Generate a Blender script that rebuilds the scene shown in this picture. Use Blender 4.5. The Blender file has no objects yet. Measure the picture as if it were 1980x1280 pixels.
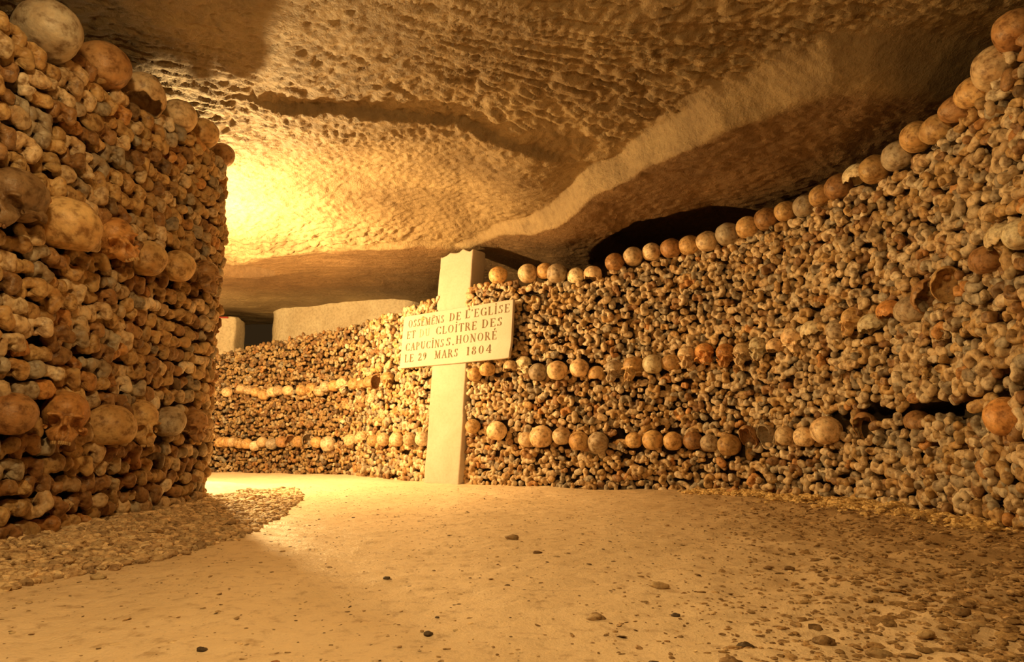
import bpy, math, random
import numpy as np
from mathutils import Vector, Matrix

# ------------------------------------------------------------------ camera, world, lights, exposure
SC = bpy.context.scene
COL = SC.collection
F, CX, CY = 1320.0, 990.0, 640.0
EYE = 0.32
PITCH = math.atan(210.0 / F)
cam_d = bpy.data.cameras.new('camera')
cam_d.sensor_width = 36.0
cam_d.lens = 36.0 * F / 1980.0
cam_d.clip_start = 0.02
cam = bpy.data.objects.new('camera', cam_d)
COL.objects.link(cam)
cam.location = (0, 0, EYE)
cam.rotation_euler = (math.pi / 2 + PITCH, 0, 0)
SC.camera = cam

world = bpy.data.worlds.new('world')
SC.world = world
world.use_nodes = True
world.node_tree.nodes['Background'].inputs[0].default_value = (1.0, 0.55, 0.2, 1)
world.node_tree.nodes['Background'].inputs[1].default_value = 0.02

def lamp(name, loc, energy, color, radius, spot=None):
    d = bpy.data.lights.new(name, 'POINT')
    d.energy = energy
    d.color = color
    d.shadow_soft_size = radius
    o = bpy.data.objects.new(name, d)
    COL.objects.link(o)
    o.location = loc
    return o

WARM = (1.0, 0.645, 0.25)
lamp('gallery_lamp', (-2.16, 4.50, 1.32), 270, WARM, 0.05)
lamp('passage_lamp', (-0.48, 0.42, 1.58), 56, WARM, 0.08)
lamp('far_gallery_lamp', (-4.0, 6.5, 1.15), 44, WARM, 0.06)
SC.view_settings.view_transform = 'Standard'
SC.view_settings.look = 'None'
SC.view_settings.exposure = 0.46
SC.view_settings.gamma = 1.0
SC.view_settings.use_curve_mapping = False

random.seed(7)
RNG = np.random.default_rng(7)

# ------------------------------------------------------------------ helpers
def ray(px, py):
    u = (px - CX) / F
    v = (CY - py) / F
    c, s = math.cos(PITCH), math.sin(PITCH)
    return np.array((u, c - v * s, s + v * c))

def at(px, py, Y):
    d = ray(px, py)
    return np.array((0, 0, EYE)) + d * (Y / d[1])

def onz(px, py, z):
    d = ray(px, py)
    return np.array((0, 0, EYE)) + d * ((z - EYE) / d[2])

def proj(p):
    c, s = math.cos(PITCH), math.sin(PITCH)
    x, y, z = p[..., 0], p[..., 1], p[..., 2] - EYE
    dep = y * c + z * s
    return CX + F * x / dep, CY - F * (z * c - y * s) / dep, dep

def mesh_np(name, V, Fc, mat=None, smooth=True, attr=None):
    """V (n,3); Fc list of arrays of quads/tris"""
    me = bpy.data.meshes.new(name)
    V = np.asarray(V, np.float32)
    faces = [np.asarray(f, np.int32) for f in (Fc if isinstance(Fc, list) else [Fc]) if len(f)]
    nl = sum(f.size for f in faces)
    nf = sum(len(f) for f in faces)
    me.vertices.add(len(V))
    me.vertices.foreach_set('co', V.ravel())
    me.loops.add(nl)
    me.polygons.add(nf)
    me.loops.foreach_set('vertex_index', np.concatenate([f.ravel() for f in faces]))
    tot = np.concatenate([np.full(len(f), f.shape[1], np.int32) for f in faces])
    st = np.zeros(nf, np.int32)
    st[1:] = np.cumsum(tot)[:-1]
    me.polygons.foreach_set('loop_start', st)
    me.update(calc_edges=True)
    me.polygons.foreach_set('use_smooth', np.full(nf, smooth, dtype=bool))
    if attr is not None:
        a = me.attributes.new('tone', 'FLOAT_COLOR', 'POINT')
        a.data.foreach_set('color', np.asarray(attr, np.float32).ravel())
    me.validate()
    if mat is not None:
        me.materials.append(mat)
    return me

def link(name, me, parent=None, loc=None):
    o = bpy.data.objects.new(name, me)
    COL.objects.link(o)
    if parent is not None:
        o.parent = parent
    if loc is not None:
        o.location = loc
    return o

def tag(o, label=None, cat=None, group=None, kind=None):
    if label: o['label'] = label
    if cat: o['category'] = cat
    if group: o['group'] = group
    if kind: o['kind'] = kind
    return o

def grid_faces(nr, nc, wrap=False, off=0):
    r = np.arange(nr - 1)[:, None]
    c = np.arange(nc if wrap else nc - 1)[None, :]
    a = r * nc + c
    b = r * nc + (c + 1) % nc
    f = np.stack([a, b, b + nc, a + nc], -1).reshape(-1, 4)
    return f + off

# value noise ------------------------------------------------------
def _hash(ix, iy, iz, seed):
    h = (ix.astype(np.int64) * 374761393 + iy.astype(np.int64) * 668265263 + iz.astype(np.int64) * 2147483647 + seed * 144665) & 0xffffffff
    h = ((h ^ (h >> 13)) * 1274126177) & 0xffffffff
    h = ((h ^ (h >> 16)) * 2246822519) & 0xffffffff
    return ((h ^ (h >> 15)) & 0xffffff) / float(0xffffff)

def vnoise(x, y, z=None, seed=0):
    x = np.asarray(x, float); y = np.asarray(y, float)
    z = np.zeros_like(x) if z is None else np.asarray(z, float)
    ix, iy, iz = np.floor(x), np.floor(y), np.floor(z)
    fx, fy, fz = x - ix, y - iy, z - iz
    q = lambda t: t * t * t * (t * (t * 6 - 15) + 10)
    ux, uy, uz = q(fx), q(fy), q(fz)
    out = 0
    for dz in (0, 1):
        wz = uz if dz else 1 - uz
        for dy in (0, 1):
            wy = uy if dy else 1 - uy
            for dx in (0, 1):
                wx = ux if dx else 1 - ux
                out = out + wx * wy * wz * _hash(ix + dx, iy + dy, iz + dz, seed)
    return out * 2 - 1

def fbm(x, y, z=None, oct=4, seed=0, gain=0.5):
    a, f, o = 1.0, 1.0, 0
    for i in range(oct):
        o = o + a * vnoise(np.asarray(x) * f, np.asarray(y) * f, None if z is None else np.asarray(z) * f, seed + i * 17)
        a *= gain; f *= 2.03
    return o

def sstep(a, b, x):
    t = np.clip((x - a) / (b - a), 0, 1)
    return t * t * (3 - 2 * t)

# ------------------------------------------------------------------ materials
def new_mat(name):
    m = bpy.data.materials.new(name)
    m.use_nodes = True
    nt = m.node_tree
    b = nt.nodes['Principled BSDF']
    return m, nt, b

def N(nt, t, **kw):
    n = nt.nodes.new(t)
    for k, v in kw.items():
        setattr(n, k, v)
    return n

def ramp(nt, fac, stops):
    r = N(nt, 'ShaderNodeValToRGB')
    e = r.color_ramp.elements
    while len(e) < len(stops):
        e.new(0.5)
    for i, (p, c) in enumerate(stops):
        e[i].position = p
        e[i].color = (*c, 1) if len(c) == 3 else c
    nt.links.new(fac, r.inputs[0])
    return r.outputs[0]

def mix(nt, mode, fac, a, b):
    n = N(nt, 'ShaderNodeMix', data_type='RGBA', blend_type=mode)
    for sock, val in ((n.inputs[0], fac), (n.inputs[6], a), (n.inputs[7], b)):
        if isinstance(val, (int, float)):
            sock.default_value = val
        elif isinstance(val, tuple):
            sock.default_value = (*val, 1)
        else:
            nt.links.new(val, sock)
    return n.outputs[2]

def noise(nt, vec, scale, detail=4, rough=0.55, w=None, dist=0.0):
    n = N(nt, 'ShaderNodeTexNoise', noise_dimensions='4D' if w is not None else '3D')
    n.inputs['Scale'].default_value = scale
    n.inputs['Detail'].default_value = detail
    n.inputs['Roughness'].default_value = rough
    n.inputs['Distortion'].default_value = dist
    nt.links.new(vec, n.inputs['Vector'])
    if w is not None:
        nt.links.new(w, n.inputs['W'])
    return n.outputs['Fac']

def bump(nt, b, h, strength, dist, prev=None):
    n = N(nt, 'ShaderNodeBump')
    n.inputs['Strength'].default_value = strength
    n.inputs['Distance'].default_value = dist
    nt.links.new(h, n.inputs['Height'])
    if prev is not None:
        nt.links.new(prev, n.inputs['Normal'])
    nt.links.new(n.outputs[0], b.inputs['Normal'])
    return n.outputs[0]

def bone_mat(name, col=None, rough=0.42, stain=0.55, scale=1.0, suture=False):
    m, nt, b = new_mat(name)
    tc = N(nt, 'ShaderNodeTexCoord').outputs['Object']
    inf = N(nt, 'ShaderNodeObjectInfo')
    w = N(nt, 'ShaderNodeMath', operation='MULTIPLY')
    nt.links.new(inf.outputs['Random'], w.inputs[0]); w.inputs[1].default_value = 40
    if col is None:
        a = N(nt, 'ShaderNodeAttribute', attribute_name='tone')
        base = a.outputs['Color']
    else:
        hsv = N(nt, 'ShaderNodeHueSaturation')
        hsv.inputs['Color'].default_value = (*col, 1)
        mr = N(nt, 'ShaderNodeMapRange')
        mr.inputs[3].default_value = 0.78; mr.inputs[4].default_value = 1.18
        nt.links.new(inf.outputs['Random'], mr.inputs[0])
        nt.links.new(mr.outputs[0], hsv.inputs['Value'])
        base = hsv.outputs[0]
    n1 = noise(nt, tc, 16 * scale, 5, 0.62, w.outputs[0], 0.4)
    n2 = noise(nt, tc, 55 * scale, 4, 0.6, w.outputs[0])
    n3 = noise(nt, tc, 190 * scale, 3, 0.6, w.outputs[0])
    s1 = ramp(nt, n1, [(0.36, (1, 1, 1)), (0.66, (1 - stain * .62, 1 - stain * .9, 1 - stain * 1.15))])
    c = mix(nt, 'MULTIPLY', 1.0, base, s1)
    s2 = ramp(nt, n2, [(0.36, (0.36, 0.27, 0.19)), (0.5, (.95, .95, .95)), (0.70, (1.25, 1.22, 1.15))])
    c = mix(nt, 'MULTIPLY', 0.85, c, s2)
    if suture:
        v = N(nt, 'ShaderNodeTexVoronoi', feature='DISTANCE_TO_EDGE', voronoi_dimensions='4D')
        v.inputs['Scale'].default_value = 5.0
        nz = N(nt, 'ShaderNodeTexNoise'); nz.inputs['Scale'].default_value = 60
        nt.links.new(tc, nz.inputs['Vector'])
        ad = mix(nt, 'ADD', 0.03, tc, nz.outputs['Color'])
        nt.links.new(ad, v.inputs['Vector']); nt.links.new(w.outputs[0], v.inputs['W'])
        c = mix(nt, 'MULTIPLY', 0.35, c, ramp(nt, v.outputs['Distance'], [(0.0, (0.35, 0.25, 0.16)), (0.015, (1, 1, 1))]))
    nt.links.new(c, b.inputs['Base Color'])
    rr = N(nt, 'ShaderNodeMapRange')
    rr.inputs[3].default_value = rough - 0.08; rr.inputs[4].default_value = rough + 0.3
    nt.links.new(n1, rr.inputs[0]); nt.links.new(rr.outputs[0], b.inputs['Roughness'])
    b.inputs['Specular IOR Level'].default_value = 0.4
    p = bump(nt, b, n2, 0.6, 0.006)
    bump(nt, b, n3, 0.5, 0.002, p)
    return m

TONES = {
    'pale': (0.72, 0.62, 0.46), 'cream': (0.64, 0.51, 0.33), 'ochre': (0.52, 0.36, 0.17),
    'brown': (0.34, 0.20, 0.09), 'grey': (0.40, 0.35, 0.27), 'dark': (0.20, 0.135, 0.075),
    'orange': (0.55, 0.30, 0.11)}
BONE = {k: bone_mat('bone_' + k, v, 0.33) for k, v in TONES.items()}
SKULLM = {k: bone_mat('skull_' + k, tuple(min(.85, q * 1.28) for q in v), 0.36, 0.5, 0.8, True) for k, v in TONES.items()}
BONE_MASS = bone_mat('bone_mass', None, 0.42, 0.4)

def rock_mat(name, col, col2, sc=1.0, rough=0.75, bumpd=0.02, grain=.5, bed=None):
    m, nt, b = new_mat(name)
    tc = N(nt, 'ShaderNodeTexCoord').outputs['Object']
    n1 = noise(nt, tc, 1.6 * sc, 6, 0.6, None, 0.6)
    n2 = noise(nt, tc, 24 * sc, 6, 0.65)
    n3 = noise(nt, tc, 110 * sc, 4, 0.6)
    c = ramp(nt, n1, [(0.35, col), (0.68, col2)])
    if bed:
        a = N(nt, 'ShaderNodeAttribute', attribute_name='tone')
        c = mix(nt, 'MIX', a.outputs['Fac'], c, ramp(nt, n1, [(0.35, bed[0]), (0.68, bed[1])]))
    c = mix(nt, 'MULTIPLY', grain, c, ramp(nt, n2, [(0.33, (0.5, 0.42, 0.34)), (0.55, (1, 1, 1))]))
    nt.links.new(c, b.inputs['Base Color'])
    b.inputs['Roughness'].default_value = rough
    b.inputs['Specular IOR Level'].default_value = 0.35
    p = bump(nt, b, n2, 0.6, bumpd)
    bump(nt, b, n3, 0.5, bumpd * 0.25, p)
    return m

ROCK = rock_mat('quarry_limestone', (0.38, 0.28, 0.15), (0.22, 0.15, 0.075), 1.0, .62, .03, bed=((0.25, 0.155, 0.075), (0.15, 0.088, 0.042)))  # last pair: redder slab underside with its shade painted into the colour
ROCK_PALE = rock_mat('pale_limestone', (0.74, 0.63, 0.44), (0.60, 0.47, 0.30), 1.5)
EARTH = rock_mat('packed_earth', (0.08, 0.05, 0.025), (0.045, 0.028, 0.014), 3.0, 0.9)

# ------------------------------------------------------------------ wall paths
def catmull(P, n=24):
    P = np.asarray(P, float)
    Q = np.vstack([2 * P[0] - P[1], P, 2 * P[-1] - P[-2]])
    out = []
    for i in range(1, len(Q) - 2):
        t = np.linspace(0, 1, n, endpoint=False)[:, None]
        p0, p1, p2, p3 = Q[i - 1], Q[i], Q[i + 1], Q[i + 2]
        out.append(0.5 * ((2 * p1) + (-p0 + p2) * t + (2 * p0 - 5 * p1 + 4 * p2 - p3) * t ** 2 + (-p0 + 3 * p1 - 3 * p2 + p3) * t ** 3))
    out.append(P[-1:])
    return np.vstack(out)

class Path:
    """a curved vertical wall face: arclength s, plan point and outward normal (towards the gallery)"""
    def __init__(self, pts, side, lean=0.0):
        self.P = catmull(pts)
        d = np.diff(self.P, axis=0)
        self.S = np.concatenate([[0], np.cumsum(np.hypot(d[:, 0], d[:, 1]))])
        self.L = self.S[-1]
        self.side = side
        self.lean = lean
    def point(self, s):
        return np.stack([np.interp(s, self.S, self.P[:, 0]), np.interp(s, self.S, self.P[:, 1])], -1)
    def normal(self, s):
        e = 0.03
        t = self.point(np.asarray(s) + e) - self.point(np.asarray(s) - e)
        t = t / np.linalg.norm(t, axis=-1, keepdims=True)
        return np.stack([t[..., 1], -t[..., 0]], -1) * self.side
    def pos(self, s, z, out=0.0):
        n = self.normal(s)
        p = self.point(s) + n * (out - self.lean * np.asarray(z))[..., None] if np.ndim(s) else self.point(s) + n * (out - self.lean * z)
        return np.concatenate([p, np.asarray(z, float)[..., None]], -1) if np.ndim(s) else np.array([p[0], p[1], z])
    def hit(self, px, py, out=0.0):
        best = None
        ss = np.linspace(0, self.L, 3000)
        z = 0.7
        for _ in range(4):
            pts = self.pos(ss, np.full_like(ss, z), out)
            ppx, _, dep = proj(pts)
            ok = dep > 0.3
            ppx = np.where(ok, ppx, 1e6)
            sg = np.sign(ppx - px)
            idx = np.where((sg[:-1] * sg[1:] <= 0) & ok[:-1] & ok[1:])[0]
            if len(idx) == 0:
                i = int(np.argmin(np.abs(ppx - px)))
            else:
                i = int(idx[np.argmin(dep[idx])])
            s = ss[i]
            d = ray(px, py)
            z = EYE + d[2] * pts[i, 1] / d[1]
        return s, z

# far end -> behind the cross -> along the right -> past the camera
RIGHT = Path([(-5.2, 7.6), (-4.2, 7.45), (-3.2, 7.15), (-2.3, 6.75), (-1.55, 6.25), (-1.0, 5.62), (-.62, 5.26), (-.28, 5.0), (.12, 4.80), (.57, 4.58), (.97, 4.35), (1.30, 4.05),
              (1.55, 3.62), (1.68, 3.1), (1.70, 2.6), (1.62, 2.1), (1.47, 1.5), (1.3, .8), (1.25, 0.1)], -1, 0.02)
LEFT = Path([(-1.33, -.2), (-1.37, .7), (-1.41, 1.5), (-1.43, 2.2), (-1.44, 2.9), (-1.47, 3.28), (-1.58, 3.52), (-1.8, 3.66), (-2.2, 3.75), (-3.0, 3.8)], 1, 0.0)
# outward normals: check the sign against the gallery centre
for _p, _c in ((RIGHT, np.array((-.3, 3.0))), (LEFT, np.array((0.0, 2.0)))):
    _m = _p.L * .55 if _p is RIGHT else _p.L * .4
    if np.dot(_p.normal(_m), _c - _p.point(_m)) < 0:
        _p.side *= -1

# ------------------------------------------------------------------ signed distance shapes
def ell(p, c, r):
    q = (p - np.asarray(c)) / np.asarray(r)
    k0 = np.linalg.norm(q, axis=-1)
    k1 = np.linalg.norm(q / np.asarray(r), axis=-1)
    return k0 * (k0 - 1.0) / np.maximum(k1, 1e-6)

def cap(p, a, b, ra, rb):
    a = np.asarray(a, float); b = np.asarray(b, float)
    ba = b - a
    h = np.clip(((p - a) @ ba) / (ba @ ba), 0, 1)
    return np.linalg.norm(p - a - h[..., None] * ba, axis=-1) - (ra + (rb - ra) * h)

def smin(a, b, k):
    h = np.clip(0.5 + 0.5 * (b - a) / k, 0, 1)
    return b * (1 - h) + a * h - k * h * (1 - h)

def smax(a, b, k):
    return -smin(-a, -b, k)

def star(sdf, center, D, rmax, n=110):
    """last exit distance of each direction D from center"""
    r = np.linspace(0, rmax, n)
    P = center + D[:, None, :] * r[None, :, None]
    v = sdf(P)
    neg = v < 0
    idx = n - 1 - np.argmax(neg[:, ::-1], axis=1)
    idx = np.where(neg.any(1), idx, 0)
    i2 = np.minimum(idx + 1, n - 1)
    a = v[np.arange(len(D)), idx]; b = v[np.arange(len(D)), i2]
    t = np.clip(a / np.where(np.abs(a - b) < 1e-9, 1e-9, a - b), 0, 1)
    return r[idx] + t * (r[1] - r[0])

def first(sdf, center, D, rmax, n=110):
    r = np.linspace(0, rmax, n)
    v = sdf(center + D[:, None, :] * r[None, :, None])
    pos = v >= 0
    idx = np.maximum(np.argmax(pos, axis=1), 1)
    i1 = idx - 1
    a = v[np.arange(len(D)), i1]; b = v[np.arange(len(D)), idx]
    t = np.clip(a / np.where(np.abs(a - b) < 1e-9, 1e-9, a - b), 0, 1)
    return r[i1] + t * (r[1] - r[0])

# bone ends, centimetres; x across, y out of the wall, z up; shaft runs to -y
def b_femur_knee(p):
    d = cap(p, (-2.75, 0, -1.25), (-2.5, .35, .5), 1.75, 1.8)
    d = smin(d, cap(p, (2.9, -.1, -1.35), (2.5, .35, .5), 1.8, 1.85), .5)
    d = smin(d, cap(p, (-2.5, .45, .5), (0, .3, 1.75), 1.75, 1.2), .5)
    d = smin(d, cap(p, (2.5, .45, .5), (0, .3, 1.75), 1.8, 1.2), .5)
    d = smin(d, ell(p, (0, -1.9, .2), (3.2, 1.3, 2.2)), .5)
    d = smin(d, cap(p, (0, -1.5, .6), (0, -14, .8), 2.1, 1.5), 1.0)
    return smax(d, -cap(p, (0, 3.2, -1.35), (0, -.75, -.75), 1.5, .95), .3)
def b_femur_hip(p):
    d = ell(p, (-1.9, .9, .7), (2.35, 2.3, 2.35))
    d = smin(d, ell(p, (2.3, -.6, -.3), (1.7, 2.0, 2.1)), .7)
    d = smin(d, cap(p, (-1.2, 0, .4), (2.0, -1.6, -.2), 1.5, 1.6), .7)
    d = smin(d, cap(p, (1.6, -1.5, -.2), (1.2, -14, 0), 1.9, 1.4), 1.0)
    return smax(d, -ell(p, (-2.2, 3.3, .9), (.5, .6, .5)), .25)
def b_tibia_knee(p):
    d = ell(p, (0, -.1, 0), (3.9, 1.5, 2.5))
    d = smin(d, ell(p, (1.8, -.4, .3), (2.1, 1.7, 2.3)), .5)
    d = smin(d, cap(p, (0, -1.2, 0), (0, -14, -.3), 2.1, 1.3), 1.2)
    d = smax(d, -ell(p, (2.0, 2.9, 0), (1.7, 1.6, 1.8)), .35)
    d = smax(d, -ell(p, (-2.0, 2.9, .1), (1.6, 1.6, 1.7)), .35)
    return d
def b_humerus_head(p):
    d = ell(p, (-.5, .6, .2), (2.5, 2.1, 2.45))
    d = smin(d, ell(p, (2.3, -.5, -.4), (1.3, 1.6, 1.6)), .5)
    d = smin(d, cap(p, (.4, -1, 0), (.4, -14, 0), 1.8, 1.2), 1.0)
    return smax(d, -cap(p, (1.5, 2.6, -2.5), (1.6, .6, 2), .55, .4), .3)
def b_humerus_elbow(p):
    d = ell(p, (-1.7, .6, 0), (1.5, 1.5, 1.7))
    d = smin(d, ell(p, (1.5, .5, -.2), (1.2, 1.8, 2.0)), .35)
    d = smin(d, ell(p, (-.1, 0, 0), (2.0, 1.1, 1.2)), .4)
    d = smin(d, ell(p, (3.0, -.8, .2), (1.1, 1.2, 1.0)), .5)
    return smin(d, cap(p, (0, -1, 0), (0, -14, 0), 1.5, 1.1), 1.0)
def b_tibia_ankle(p):
    q = np.abs(p - np.array((0, -.6, 0))) - np.array((1.7, .9, 1.3))
    d = np.linalg.norm(np.maximum(q, 0), axis=-1) + np.minimum(q.max(-1), 0) - .75
    d = smin(d, ell(p, (2.1, .7, -.2), (.9, 1.5, 1.3)), .5)
    d = smin(d, cap(p, (0, -1.5, 0), (0, -14, 0), 1.6, 1.2), 1.0)
    return smax(d, -ell(p, (-.3, 1.6, 0), (1.5, .9, 1.2)), .3)
def b_broken(p):
    d = cap(p, (0, .9, 0), (.2, -14, 0), 1.75, 1.5)
    d = smax(d, p[..., 1] - .9 - .5 * np.sin(p[..., 0] * 2.1) - .35 * np.sin(p[..., 2] * 3), .25)
    return smax(d, -cap(p, (0, 3, 0), (0, -.2, 0), 1.05, .75), .2)
def b_worn(p):
    d = ell(p, (-1.6, .2, .2), (2.7, 1.7, 2.3))
    d = smin(d, ell(p, (2.2, -.1, -.3), (2.2, 1.8, 2.1)), 1.2)
    d = smin(d, cap(p, (0, -1, 0), (0, -14, 0), 1.8, 1.3), 1.2)
    return smax(d, -ell(p, (.6, 2.4, 1.6), (1.0, 1.1, .8)), .5)
def b_thin(p):
    d = ell(p, (-.4, .2, 0), (1.7, 1.3, 2.3))
    d = smin(d, ell(p, (.9, -.2, -1.2), (1.1, 1.2, 1.2)), .5)
    return smin(d, cap(p, (0, -1, 0), (0, -14, 0), 1.3, .9), 1.0)

BKIND = [('thigh bone knee end', b_femur_knee), ('thigh bone ball end', b_femur_hip), ('flat shin bone end', b_tibia_knee),
         ('rounded arm bone head', b_humerus_head), ('spool-shaped elbow end', b_humerus_elbow), ('squarish ankle end', b_tibia_ankle),
         ('broken hollow shaft', b_broken), ('worn knobbly bone end', b_worn), ('narrow bone end', b_thin)]

def bone_shape(sdf, nr, ns, seed):
    th = np.concatenate([np.linspace(0.0, 2.2, nr - 2), [2.6, 2.9]])
    ph = np.arange(ns) / ns * 2 * math.pi
    T, Pp = np.meshgrid(th, ph, indexing='ij')
    D = np.stack([np.sin(T) * np.cos(Pp), np.cos(T), np.sin(T) * np.sin(Pp)], -1).reshape(-1, 3)
    c = np.array((0, -1.2, 0))
    def wobble(P):
        n = vnoise(P[..., 0] * .45 + seed * 9.1, P[..., 1] * .45, P[..., 2] * .45, seed) * .28
        n = n + vnoise(P[..., 0] * 1.1, P[..., 1] * 1.1 + seed, P[..., 2] * 1.1, seed + 5) * .17
        n = n + np.minimum(vnoise(P[..., 0] * 2.6, P[..., 1] * 2.6 + seed, P[..., 2] * 2.6, seed + 8), .1) * -.10
        return sdf(P) + n
    r = star(wobble, c, D, 14.5, 120)
    lim = np.where(np.cos(T).ravel() < -.3, 11.0 / np.maximum(-np.cos(T).ravel(), .3), 99)
    V = c + D * np.minimum(r, lim)[:, None]
    return V * 0.01, grid_faces(nr, ns, True)

BONE_HI, BONE_LO = [], []
for ki, (kn, fn) in enumerate(BKIND):
    for vs in range(2):
        V, Fq = bone_shape(fn, 40, 56, ki * 10 + vs)
        if vs:
            V = V * np.array((-1, 1, 1)); Fq = Fq[:, ::-1]
        me = mesh_np('long_bone_end', V, Fq)
        BONE_HI.append((ki, me))
        V, Fq = bone_shape(fn, 15, 20, ki * 10 + vs)
        if vs:
            V = V * np.array((-1, 1, 1)); Fq = Fq[:, ::-1]
        BONE_LO.append((ki, V, Fq))

# ------------------------------------------------------------------ skulls
def skull_sdf(seed, face=True):
    rs = np.random.default_rng(seed)
    k = 1 + rs.uniform(-.05, .05, 6)
    def f(p):
        x = np.abs(p[..., 0])
        q = np.stack([x, p[..., 1], p[..., 2]], -1)
        d = ell(q, (0, -1.2, 2.0), (7.0 * k[0], 8.6 * k[1], 6.9 * k[2]))
        d = smin(d, ell(q, (0, 3.4, 2.0), (5.5, 5.0, 5.0)), 1.2)
        d = smin(d, ell(q, (0, -5.2, .2), (5.4, 4.6 * k[3], 4.8)), 1.6)
        d = smin(d, ell(q, (3.4, -3.0, 2.4), (3.4, 4.2, 4.0)), 1.0)
        if face:
            d = smin(d, ell(q, (0, 5.6, -4.4), (4.7, 3.1, 4.6)), .9)
            d = smin(d, ell(q, (0, 6.5, -7.4), (2.9, 2.9, 2.3)), .8)
            d = smin(d, ell(q, (5.0, 5.2, -4.2), (1.5, 2.2, 1.2)), .5)
            d = smin(d, ell(q, (3.0, 7.3, -.55), (2.3, 1.1, .9)), .8)
            d = smin(d, cap(q, (0, 8.0, -1.3), (0, 9.3, -3.8), .75, .55), .45)
            d = smin(d, ell(q, (6.0, -3.6, -3.6), (1.2, 1.6, 2.0)), .7)
            d = smax(d, -ell(q, (3.1, 8.4, -2.7), (1.95, 5.4, 1.8)), .25)
            nz = (q[..., 2] + 5.6) / 2.0
            d = smax(d, -ell(q, (0, 9.2, -5.7), (1.25, 3.0, 1.75)), .2)
            d = smax(d, -ell(q, (7.2, 4.6, -2.0), (1.9, 2.8, 3.4)), .6)
            d = smax(d, -(q[..., 2] + 5.0 + np.clip(q[..., 1] - 2.0, 0, 2) * 3.0), .8)
            d = smax(d, -(q[..., 2] + 9.0), .3)
        else:
            d = smax(d, -(q[..., 2] + 4.2), 1.2)
        d = d + .16 * vnoise(p[..., 0] * .35 + seed, p[..., 1] * .35, p[..., 2] * .35, seed) + .05 * vnoise(p[..., 0] * 1.4, p[..., 1] * 1.4, p[..., 2] * 1.4, seed + 3)
        return d
    return f

def sphere_dirs(nt, npn, axis='z'):
    th = np.linspace(1e-3, math.pi - 1e-3, nt)
    ph = np.arange(npn) / npn * 2 * math.pi
    T, P = np.meshgrid(th, ph, indexing='ij')
    return np.stack([np.sin(T) * np.cos(P), np.sin(T) * np.sin(P), np.cos(T)], -1).reshape(-1, 3), T.ravel(), P.ravel()

def skull_face(seed):
    D, T, P = sphere_dirs(90, 128)
    # pole to the back so that the fine part of the grid falls on the face
    D = np.stack([D[:, 0], D[:, 2], -D[:, 1]], -1)
    c = np.array((0, 1.2, -.9))
    r = first(skull_sdf(seed, True), c, D, 14, 160)
    V = c + D * r[:, None]
    return V * .01, grid_faces(90, 128, True)

def skull_dome(seed):
    D, T, P = sphere_dirs(44, 60)
    D = np.stack([D[:, 0], D[:, 2], -D[:, 1]], -1)
    c = np.array((0, -1.0, 1.0))
    r = first(skull_sdf(seed, False), c, D, 14, 120)
    V = c + D * r[:, None]
    return V * .01, grid_faces(44, 60, True)

def skull_cap(seed, depth=1.75, jag=.16):
    """open cap: outer and inner table joined by a broken rim; opening downwards"""
    nt, npn = 30, 72
    ph = np.arange(npn) / npn * 2 * math.pi
    lim = depth + jag * (vnoise(np.cos(ph) * 2.2 + seed, np.sin(ph) * 2.2, None, seed) + .5 * vnoise(np.cos(ph) * 6 + seed, np.sin(ph) * 6, None, seed + 2))
    t = np.linspace(0, 1, nt)[:, None]
    T = t * lim[None, :]
    Pm = np.broadcast_to(ph[None, :], T.shape)
    D = np.stack([np.sin(T) * np.cos(Pm), np.sin(T) * np.sin(Pm), np.cos(T)], -1).reshape(-1, 3)
    c = np.array((0, -.8, .6))
    f = skull_sdf(seed, False)
    r = first(lambda p: f(p) if True else 0, c, D, 14, 120)
    Vo = c + D * r[:, None]
    Vi = c + D * (r[:, None] - .62)
    V = np.vstack([Vo, Vi[::-1]])
    V = np.vstack([Vo.reshape(nt, npn, 3), Vi.reshape(nt, npn, 3)[::-1]]).reshape(-1, 3)
    return V * .01, grid_faces(nt * 2, npn, True)

def tube(pts, rad, ns=10):
    pts = np.asarray(pts, float)
    rad = np.broadcast_to(np.asarray(rad, float), (len(pts),))
    t = np.gradient(pts, axis=0)
    t /= np.linalg.norm(t, axis=1, keepdims=True)
    up = np.array((.13, .21, .97))
    a = np.cross(t, up); a /= np.linalg.norm(a, axis=1, keepdims=True)
    b = np.cross(t, a)
    an = np.arange(ns) / ns * 2 * math.pi
    V = pts[:, None, :] + rad[:, None, None] * (a[:, None, :] * np.cos(an)[None, :, None] + b[:, None, :] * np.sin(an)[None, :, None])
    return V.reshape(-1, 3), [grid_faces(len(pts), ns, True), np.arange(ns)[None, :], (np.arange(ns)[::-1] + (len(pts) - 1) * ns)[None, :]]

def cheek_arch(sx):
    t = np.linspace(0, 1, 12)
    x = 4.7 + 1.9 * np.sin(t * math.pi * .62)
    y = 4.7 - 6.3 * t
    z = -4.1 + .8 * np.sin(t * math.pi)
    pts = np.stack([sx * x, y, z], -1) * .01
    return tube(pts, np.interp(t, [0, .2, 1], [.0065, .0055, .005]), 10)

def teeth(missing):
    V, Q, o = [], [], 0
    for i in range(-5, 6):
        if i in missing: continue
        a = i / 5.5 * 1.25
        cx, cy = 2.55 * math.sin(a), 6.1 + 2.5 * math.cos(a)
        w = .42 if abs(i) < 3 else .5
        th = np.linspace(0, 1, 5)
        pts = np.stack([np.full(5, cx), np.full(5, cy), -8.7 - 1.1 * th], -1) * .01
        v, f = tube(pts, np.array((.30, .36, .38, .34, .18)) * w / .42 * .011, 8)
        V.append(v)
        for g in f: Q.append(g + o)
        o += len(v)
    quads = [q for q in Q if q.shape[1] == 4]
    caps = [q for q in Q if q.shape[1] == 8]
    return np.vstack(V), [np.vstack(quads), np.vstack(caps)]

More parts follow.
